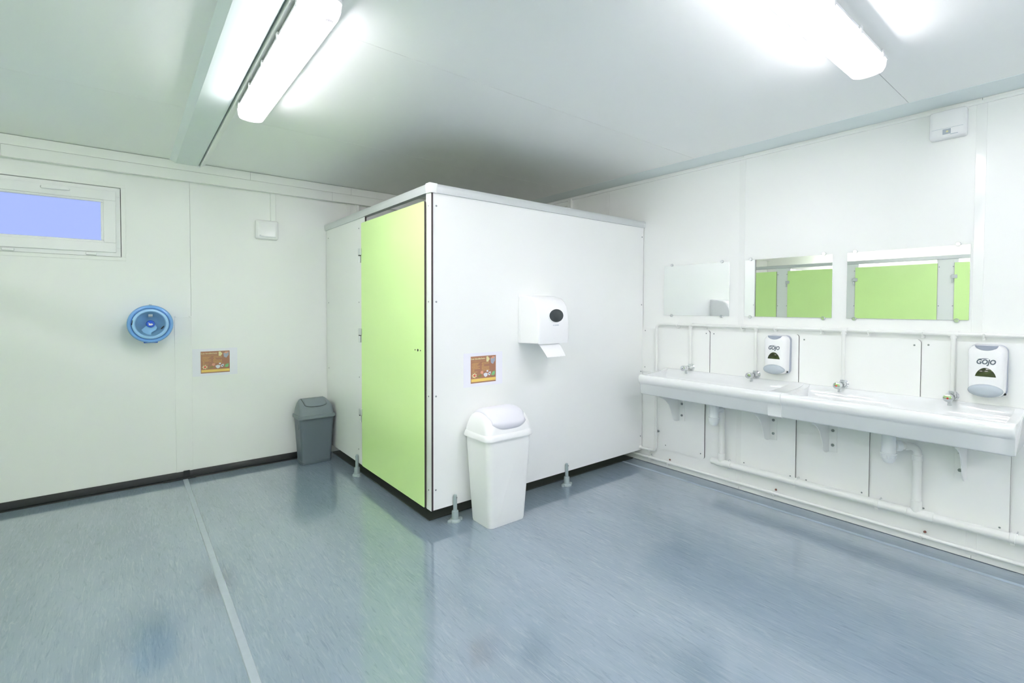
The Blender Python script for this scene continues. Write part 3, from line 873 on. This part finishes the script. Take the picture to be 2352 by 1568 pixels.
# ------------------------------------------------------------------ posters
def poster(fr, label):
    """landscape A4 sheet with a printed brown recycling notice; u right, v up, origin at the sheet's centre"""
    W, Hh = 0.300, 0.210
    o0 = fr(0, 0, 0)
    t = thing('notice_sheet', o0, label, 'notice', 'printed notices on the walls')
    def flat(name, pts, z, m, parent=t):
        pillow(name, fr, [(pts, z), (pts, z+0.0003)], m, parent)
    flat('paper_sheet', [(-W/2, -Hh/2), (W/2, -Hh/2), (W/2, Hh/2), (-W/2, Hh/2)], 0.0006, 'paper')
    bx0, bx1, by0, by1 = -0.097, 0.097, -0.084, 0.084
    flat('printed_panel', [(bx0, by0), (bx1, by0), (bx1, by1), (bx0, by1)], 0.0010, 'brown')
    flat('yellow_band', [(bx0+0.004, by0+0.008), (bx1-0.002, by0+0.008), (bx1-0.002, by0+0.027), (bx0+0.004, by0+0.027)], 0.0014, 'yellow')
    text_mesh('title_text', 'Les biodéchets', lambda u, v, z: fr(u-0.041, v+0.068, z), 0.015, 'cream', t, t=0.0014, bold=0.0002, width=0.105)
    rnd = random.Random(5)
    bm = bmesh.new()
    def bar(u0, u1, v, hh):
        P = [(u0, v-hh/2), (u1, v-hh/2), (u1, v+hh/2), (u0, v+hh/2)]
        add_loft(bm, [[fr(u, v_, 0.0014) for u, v_ in P], [fr(u, v_, 0.0017) for u, v_ in P]])
    bar(bx0+0.008, 0.014, 0.053, 0.0015)
    for c0, n in ((-0.088, 9), (-0.014, 8)):
        for k in range(n):
            v = 0.042-k*0.0070
            u = c0+(0.004 if rnd.random() < 0.7 else 0.0)
            end = c0+rnd.choice((0.018, 0.050, 0.058, 0.062, 0.042, 0.060))
            while u < end:
                l = rnd.uniform(0.006, 0.013)
                bar(u, min(u+l, end), v, 0.0026)
                u += l+0.0022
    o = from_bm('text_lines', bm, 'gold', t)
    o['kind'] = 'stuff'
    # arrow, caddy and food pictures
    flat('arrow', [(0.022, 0.046), (0.022, 0.078), (0.034, 0.080), (0.048, 0.062), (0.034, 0.043), (0.033, 0.046)], 0.0014, 'cream')
    flat('caddy_picture', [(0.054, 0.064), (0.070, 0.076), (0.090, 0.074), (0.090, 0.050), (0.074, 0.028), (0.058, 0.036)], 0.0014, 'foodgrey')
    flat('caddy_contents', [(0.057, 0.066), (0.070, 0.077), (0.089, 0.075), (0.076, 0.062)], 0.0018, 'foodpink')
    fl = lambda cx_, cy_, r, n, k, ph=0.0: [(cx_+r*(1 if i % 2 else k)*math.cos(ph+2*math.pi*i/n), cy_+r*(1 if i % 2 else k)*0.85*math.sin(ph+2*math.pi*i/n)) for i in range(n)]
    flat('fruit_picture', fl(-0.070, -0.036, 0.021, 14, 0.62), 0.0014, 'cream')
    flat('fruit_centre', fl(-0.069, -0.036, 0.010, 10, 0.9), 0.0018, 'foodred')
    flat('peel_picture', [(-0.046, -0.046), (-0.030, -0.034), (-0.014, -0.032), (-0.018, -0.044), (-0.036, -0.050)], 0.0014, 'foodolive')
    flat('meat_picture', fl(-0.012, -0.020, 0.014, 9, 0.75), 0.0014, 'foodpink')
    flat('cup_picture', [(0.000, -0.030), (0.016, -0.024), (0.032, -0.028), (0.030, -0.044), (0.016, -0.052), (0.004, -0.044)], 0.0014, 'foodwhite')
    flat('bone_picture', fl(0.030, -0.014, 0.009, 8, 0.7), 0.0014, 'foodwhite')
    flat('egg_picture', [(0.034, -0.034), (0.044, -0.020), (0.058, -0.020), (0.054, -0.036), (0.044, -0.044)], 0.0016, 'foodwhite')
    flat('egg_spot', fl(0.047, -0.031, 0.006, 8, 0.7), 0.0020, 'ink')
    flat('leaf_picture', [(0.060, -0.040), (0.070, -0.022), (0.090, -0.016), (0.088, -0.040), (0.076, -0.046)], 0.0014, 'foodgreen')
    return t
poster(on_left(0.541, 0.866), 'white sheet with brown recycling notice on the wall beside the blue dispenser')
poster(on_left(1.765, 0.906, YC), 'white sheet with brown recycling notice on the cubicle side above the white bin')

# ------------------------------------------------------------------ round blue wiper dispenser
rd = thing('wiper_dispenser', (0.136, YL, 1.172), 'round translucent blue wiper roll dispenser on the wall under the window', 'dispenser')
A, Dv = (0.136, YL, 1.172), (0, -1, 0)
lathe('housing', [(0.105, 0.0), (0.112, 0.010), (0.120, 0.070), (0.126, 0.110), (0.130, 0.125), (0.132, 0.135), (0.130, 0.146), (0.124, 0.152), (0.116, 0.153), (0.110, 0.148), (0.108, 0.140)], A, Dv, 'blue1', rd, n=56, cap1=False)
lathe('front_ring', [(0.108, 0.132), (0.107, 0.148), (0.104, 0.156), (0.098, 0.160), (0.090, 0.160), (0.086, 0.156), (0.084, 0.148)], A, Dv, 'blue2', rd, n=56, cap0=False, cap1=False)
lathe('inner_cone', [(0.108, 0.140), (0.086, 0.150), (0.080, 0.146), (0.062, 0.130), (0.036, 0.118), (0.001, 0.116)], A, Dv, 'blue3', rd, n=56, cap0=False)
# torn paper tongue seen through the cover
tongue = [(0.0, 0.012), (-0.052, -0.040), (-0.040, -0.058), (-0.012, -0.076), (0.002, -0.077), (0.004, -0.060), (0.030, -0.042), (0.036, -0.026), (0.020, 0.008)]
frd = on_left(0.136, 1.172)
pillow('paper_tongue', frd, [(tongue, 0.139), (tongue, 0.1415)], 'blue5', rd)
lathe('nozzle', [(0.026, 0.112), (0.024, 0.150), (0.022, 0.156), (0.001, 0.157)], A, Dv, 'blue4', rd, n=32)
emb = [(-0.012, 0.0), (-0.006, 0.004), (0.0, 0.002), (0.007, 0.005), (0.013, -0.001), (0.012, -0.008), (0.006, -0.006), (0.003, -0.012), (-0.002, -0.008), (-0.010, -0.010)]
pillow('nozzle_symbol', frd, [(emb, 0.1562), (emb, 0.1580)], 'plastic', rd)
pillow('nozzle_symbol', frd, [([(-0.015, 0.007), (-0.006, 0.003), (-0.005, 0.006), (-0.014, 0.011)], 0.1562), ([(-0.015, 0.007), (-0.006, 0.003), (-0.005, 0.006), (-0.014, 0.011)], 0.1580)], 'plastic', rd)
box('maker_badge', 0.124, 0.148, YL-0.1500, YL-0.1290, 1.172+0.056, 1.172+0.068, 'lgrey', rd, bevel=0.001)
box('maker_badge', 0.124, 0.148, YL-0.1500, YL-0.1290, 1.172+0.050, 1.172+0.053, 'lgrey', rd)
bm = bmesh.new()
add_prism(bm, [(0.136+u, 1.172+v) for u, v in ((0.056, -0.034), (0.062, -0.036), (0.076, -0.020), (0.076, -0.012))], 'y', YL-0.1500, YL-0.138)
from_bm('dark_slot', bm, 'dark', rd)
bm = bmesh.new()
add_prism(bm, [(0.136+u, 1.172+v) for u, v in ((-0.107, -0.004), (-0.101, 0.028), (-0.098, 0.028), (-0.102, -0.004))], 'y', YL-0.1590, YL-0.150)
from_bm('dark_slot', bm, 'dark', rd)
box('top_latch', 0.129, 0.145, YL-0.13, YL-0.11, 1.172+0.126, 1.172+0.137, 'lgrey', rd, bevel=0.002)
box('bottom_grip', 0.096, 0.176, YL-0.135, YL-0.05, 1.172-0.133, 1.172-0.118, 'blue4', rd, bevel=0.003)

# ------------------------------------------------------------------ control box with conduit; emergency lamp
sb = thing('control_box', (0.910, YL, 1.845), 'small white wall control box hanging below the trunking', 'control box')
fs = on_left(0.910, 1.920)
pillow('cover', fs, [(rrect(0.168, 0.152, 0.012), 0.0), (rrect(0.168, 0.152, 0.014), 0.030), (rrect(0.158, 0.142, 0.016), 0.037), (rrect(0.120, 0.105, 0.02), 0.0385)], 'plastic', sb, angle=60)
box('grey_line', 0.852, 0.972, YL-0.0385, YL-0.0365, 1.8625, 1.8645, 'inkpale', sb)
box('print_mark', 0.852, 0.864, YL-0.0385, YL-0.0365, 1.8695, 1.8725, 'ink', sb)
box('print_mark', 0.866, 0.884, YL-0.0385, YL-0.0365, 1.8690, 1.8700, 'inkpale', sb)
box('conduit', 0.939, 0.977, YL-0.022, YL-0.0005, 1.975, 2.224, 'fascia', sb, bevel=0.003)

eb = thing('emergency_lamp', (XS, 0.578, 2.19), 'white emergency lamp box high on the wall under the ceiling edge', 'lamp')
fe = on_right(0.578, 2.262)
pillow('cover', fe, [(rrect(0.146, 0.144, 0.010), 0.0), (rrect(0.146, 0.144, 0.012), 0.038), (rrect(0.138, 0.134, 0.016), 0.047), (rrect(0.110, 0.100, 0.02), 0.048)], 'plastic', eb, angle=60)
box('cover_joint', XS-0.0488, XS-0.0470, 0.516, 0.640, 2.2385, 2.2395, 'inkpale', eb)
def epx(u0, u1, v0, v1, t0, t1, m, name):
    pillow(name, fe, [([(u0, v0), (u1, v0), (u1, v1), (u0, v1)], t0), ([(u0, v0), (u1, v0), (u1, v1), (u0, v1)], t1)], m, eb)
epx(-0.018, 0.014, -0.054, -0.028, 0.046, 0.0490, 'mgrey', 'indicator_frame')
epx(-0.0155, 0.0115, -0.0515, -0.0305, 0.047, 0.0495, 'lgrey', 'indicator_window')
epx(-0.004, 0.004, -0.045, -0.037, 0.048, 0.0498, 'cream', 'indicator_lamp')
epx(0.012, 0.042, -0.0585, -0.0560, 0.044, 0.0485, 'inkpale', 'print_line')

# ------------------------------------------------------------------ bins
def taper_rings(cx_, cy_, secs):
    return [[(cx_+u, cy_+v, z) for u, v in rrect(w, d, r, 7)] for w, d, r, z in secs]

wb = thing('swing_bin', (1.778, 2.362, 0), 'tall white plastic swing-lid bin standing beside the cubicle', 'bin')
bx, by = 1.778, 2.358
loft('bin_body', taper_rings(bx, by, ((0.262, 0.188, 0.028, 0.004), (0.270, 0.196, 0.032, 0.0), (0.276, 0.202, 0.034, 0.012), (0.300, 0.222, 0.036, 0.20), (0.330, 0.244, 0.038, 0.44), (0.336, 0.248, 0.040, 0.535))), 'binwhite', wb, angle=60)
# shallow triangular facets moulded on the front
def fy(z):
    tab = ((0.0, 0.196), (0.012, 0.202), (0.20, 0.222), (0.44, 0.244), (0.535, 0.248))
    for (za, wa), (zb, wb_) in zip(tab, tab[1:]):
        if z <= zb:
            return by-(wa+(wb_-wa)*(z-za)/(zb-za))/2
    return by-0.124
for x_top, x_bot, nm in ((bx+0.072, bx-0.090, 0), (bx+0.100, bx+0.112, 1)):
    pth = [(x_bot+(x_top-x_bot)*(k/10)**1.15, fy(0.46*k/10+0.004)+0.0005, 0.004+0.46*k/10) for k in range(11)]
    tube('moulded_ridge', pth, [0.0022*(1-0.75*k/10) for k in range(11)], 'binwhite', wb, n=6)
loft('lid_rim', taper_rings(bx-0.002, by-0.002, ((0.340, 0.252, 0.045, 0.524), (0.366, 0.274, 0.052, 0.522), (0.370, 0.278, 0.054, 0.530), (0.360, 0.268, 0.052, 0.545), (0.358, 0.266, 0.052, 0.550), (0.350, 0.258, 0.050, 0.556))), 'lidwhite', wb, angle=50)
# domed lid: rounded-rectangle footprint blending into a barrel along x
def lid_ring(z, k):
    w, d = 0.346, 0.254
    out = []
    for u, v in rrect(w, d, 0.050, 7):
        out.append((u, v))
    return out
LZ0, LH = 0.552, 0.138
def dome(u, v):
    """height of the lid above its rim at plan position"""
    a, b = 0.173, 0.127
    yv = min(1, abs(v)/b)
    xv = min(1, abs(u)/a)
    hy = (1-yv**2.3)**0.55
    hx = (1-xv**5)**0.5 if xv < 1 else 0
    return LH*min(hy, 1)*hx
def dome_grid(name, u0f, u1f, v0, v1, off, m, NU=28, NV=22, parent=None, cut=None):
    bm = bmesh.new()
    Vt = []
    for j in range(NV+1):
        v = v0+(v1-v0)*j/NV
        rw = []
        for i in range(NU+1):
            u = u0f(v)+(u1f(v)-u0f(v))*i/NU
            rw.append(bm.verts.new((bx-0.002+u, by-0.002+v, LZ0+dome(u, v)+off)))
        Vt.append(rw)
    for j in range(NV):
        for i in range(NU):
            bm.faces.new((Vt[j][i], Vt[j][i+1], Vt[j+1][i+1], Vt[j+1][i]))
    o = from_bm(name, bm, m, parent, smooth=True, angle=80)
    s = o.modifiers.new('thickness', 'SOLIDIFY')
    s.thickness = 0.003
    s.offset = -1
    return o
def cosgrid(n):
    return [math.sin(math.pi/2*(2*i/n-1)) for i in range(n+1)]
bm = bmesh.new()
NU, NV = 40, 36
cu_, cv_ = cosgrid(NU), cosgrid(NV)
Vt = []
def sup(u, v, a=0.173, b=0.127, n=7.0):
    """squash the unit square to a super-ellipse so that the lid's plan has round corners"""
    k = max(abs(u), abs(v))
    if k < 1e-6:
        return 0.0, 0.0
    s = (abs(u/k)**n+abs(v/k)**n)**(1/n)
    return a*u/s, b*v/s
for j in range(NV+1):
    rw = []
    for i in range(NU+1):
        U, Vv = cu_[i], cv_[j]
        u, v = sup(U, Vv)
        hgt = LH*(1-abs(Vv)**2.4)**0.52*(1-abs(U)**6)**0.5
        sst = min(1, max(0, (abs(U)-0.80)/0.05))
        hgt *= 1+0.05*sst*sst*(3-2*sst)            # end arches stand proud of the flap
        rw.append(bm.verts.new((bx-0.002+u, by-0.002+v, LZ0+hgt)))
    Vt.append(rw)
for j in range(NV):
    for i in range(NU):
        bm.faces.new((Vt[j][i], Vt[j][i+1], Vt[j+1][i+1], Vt[j+1][i]))
from_bm('lid', bm, 'lidwhite', wb, smooth=True, angle=80)
# flap: a curved plate lying on the dome with rounded lower edge
bm = bmesh.new()
NU, NV = 24, 20
Vt = []
for j in range(NV+1):
    t = j/NV                                  # 0 lower front edge, 1 back
    rw = []
    for i in range(NU+1):
        s = 2*i/NU-1
        half = 0.80 if t > 0.25 else 0.80*(1-0.06*(1-t/0.25)**2)
        U = s*half
        vlow = -0.983+0.085*abs(s)**4
        Vv = vlow+(0.62-vlow)*t
        u, v = sup(U, Vv)
        hgt = LH*(1-abs(Vv)**2.4)**0.52*(1-abs(U)**6)**0.5
        e = 0.0025
        rw.append(bm.verts.new((bx-0.002+u, by-0.002+v-e*0.7*(1-t), LZ0+hgt+e)))
    Vt.append(rw)
for j in range(NV):
    for i in range(NU):
        bm.faces.new((Vt[j][i], Vt[j][i+1], Vt[j+1][i+1], Vt[j+1][i]))
fl_ = from_bm('lid_flap', bm, 'flapwhite', wb, smooth=True, angle=80)
s_ol = fl_.modifiers.new('thickness', 'SOLIDIFY')
s_ol.thickness = 0.002
s_ol.offset = -1

gb = thing('dustbin', (1.228, 4.205, 0), 'grey plastic flap-lid bin in the corner by the window wall', 'bin')
gx, gy = 1.228, 4.205
loft('bin_body', taper_rings(gx, gy, ((0.232, 0.156, 0.020, 0.0), (0.238, 0.162, 0.022, 0.006), (0.240, 0.164, 0.022, 0.026), (0.236, 0.160, 0.022, 0.028), (0.266, 0.186, 0.026, 0.30), (0.274, 0.194, 0.026, 0.385))), 'bingrey', gb, angle=35)
loft('lid_rim', taper_rings(gx, gy-0.001, ((0.280, 0.200, 0.030, 0.378), (0.298, 0.218, 0.032, 0.378), (0.300, 0.220, 0.034, 0.388), (0.298, 0.218, 0.034, 0.402), (0.280, 0.202, 0.034, 0.405))), 'lidgrey', gb, angle=35)
LIDP = ((0.404, 0.0, 0.0, 0.0), (0.430, 0.005, 0.003, 0.004), (0.455, 0.012, 0.006, 0.008), (0.472, 0.026, 0.010, 0.012), (0.486, 0.050, 0.014, 0.015),
        (0.500, 0.080, 0.020, 0.018), (0.511, 0.110, 0.027, 0.021), (0.519, 0.140, 0.036, 0.025), (0.522, 0.152, 0.046, 0.030))   # z, front, side, back inset
LW, LD = 0.278, 0.200
rings = []
for z, fi, si, bi in LIDP:
    d = LD-fi-bi
    cyy = gy-LD/2+fi+d/2
    rings.append([(gx+u, cyy+v, z) for u, v in rrect(LW-2*si, d, min(0.034, d/2-0.002), 7)])
loft('lid', rings, 'lidgrey', gb, angle=60)
def lid_front(z):
    for (za, fa, _, _), (zb, fb, _, _) in zip(LIDP, LIDP[1:]):
        if z <= zb:
            return gy-LD/2+fa+(fb-fa)*(z-za)/(zb-za)
    return gy-LD/2+LIDP[-1][1]
def flap_pt(s_, t_, off):
    zl = 0.470+0.012*abs(s_)**3
    z = zl+(0.5225-zl)*t_
    return (gx+0.090*s_*(1-0.04*(1-t_)), lid_front(z)-off, z+off*0.9)
bm = bmesh.new()
Vt = [[bm.verts.new(flap_pt(2*i/14-1, j/8, 0.0012)) for i in range(15)] for j in range(9)]
for j in range(8):
    for i in range(14):
        bm.faces.new((Vt[j][i], Vt[j][i+1], Vt[j+1][i+1], Vt[j+1][i]))
fg = from_bm('lid_flap', bm, 'lidgrey', gb, smooth=True, angle=80)
sm_ = fg.modifiers.new('thickness', 'SOLIDIFY')
sm_.thickness = 0.003
pth = [flap_pt(-1.015, 1-k/8, 0.0004) for k in range(9)]+[flap_pt(1.015*(2*k/14-1), -0.02, 0.0004) for k in range(1, 14)]+[flap_pt(1.015, k/8, 0.0004) for k in range(9)]
tube('flap_groove', pth, 0.0014, 'dark', gb, n=6)
# hand grip recess on the side
lathe('hand_grip', [(0.030, 0), (0.030, 0.002), (0.027, 0.003)], (gx-0.1325, gy-0.03, 0.315), (-1, 0, 0.05), 'bingrey', gb, n=20)

# ------------------------------------------------------------------ ceiling lights
def ceiling_light(cx_, cy_, L, along, label):
    t = thing('ceiling_light', (cx_, cy_, ZC), label, 'ceiling light', 'twin tube ceiling lights')
    def W(u, v, z):
        return (cx_+u, cy_+v, z) if along == 'x' else (cx_+v, cy_+u, z)
    def rings(secs):
        return [[W(u, v, z) for u, v in rrect(l, w, r, 6)] for l, w, r, z in secs]
    loft('shade_plate_or_lamp_tray', rings(((L-0.03, 0.080, 0.02, ZC), (L-0.02, 0.100, 0.03, ZC-0.022), (L, 0.126, 0.035, ZC-0.030), (L, 0.128, 0.036, ZC-0.042))), 'lampbody', t, angle=50)
    zt = ZC-0.042
    loft('diffuser', rings(((L-0.004, 0.122, 0.034, zt), (L-0.010, 0.120, 0.034, zt-0.024), (L-0.030, 0.110, 0.034, zt-0.042), (L-0.060, 0.080, 0.032, zt-0.050))), 'cover', t, angle=70)
    for v in (-0.027, 0.027):
        a, b = Vector(W(-L/2+0.080, v, zt-0.0165)), Vector(W(L/2-0.080, v, zt-0.0165))
        tb = loft('tube', tube_rings([a, b], 0.013, 12), 'lamp', t)
    for s in (-1, 1):
        for k in range(5):
            u = -L/2+0.10+(L-0.20)*k/4
            c = loft('clip', [[W(u+du*k_, s*(0.064+dv_), z) for du, dv_ in ((-0.010, 0), (0.010, 0), (0.010, 0.005), (-0.010, 0.005))] for z, k_ in ((zt+0.014, 1), (zt-0.004, 1), (zt-0.018, 0.4))], 'lampbody', t)
    for s in (-1, 1):
        for v in (-0.027, 0.027):
            loft('lamp_holder', [[W(s*(L/2-0.060)+du, v+dv_, z) for du, dv_ in rrect(0.046, 0.024, 0.008, 3)] for z in (zt-0.002, zt-0.0465)], 'lampend', t)
    return t
cl = ceiling_light(0.530, 2.285, 1.27, 'y', 'lit twin tube ceiling light beside the ceiling beam, at the left')
text_mesh('holder_text', 'VEN', lambda u, v, t: (0.5575+u, 1.706-v, ZC-0.0890-t), 0.014, 'ink', cl, t=0.0)
ceiling_light(1.865, 0.680, 1.27, 'x', 'lit twin tube ceiling light above the basins, at the top right')
ceiling_light(-2.55, 2.75, 1.27, 'y', 'lit twin tube ceiling light above the cubicle row, behind the camera')
ceiling_light(-0.50, 0.30, 1.27, 'y', 'added twin tube fill light over the aisle before the cubicle row, left behind the camera')  # unseen fitting, added to brighten the green door and the left side
ceiling_light(1.865, -1.65, 1.27, 'x', 'added twin tube fill light at the rear of the room, behind the camera')  # unseen fitting, added for flatter fill on the sink wall and side panel
ceiling_light(-2.55, 0.95, 1.27, 'y', 'added twin tube fill light above the cubicle row, behind the camera')  # unseen fitting, added to lift the left part of the ceiling
ceiling_light(-0.50, -1.25, 1.27, 'y', 'added twin tube fill light over the aisle at the rear, far behind the camera')  # unseen fitting, added as extra fill for the door and walls
bpy.context.view_layer.update()
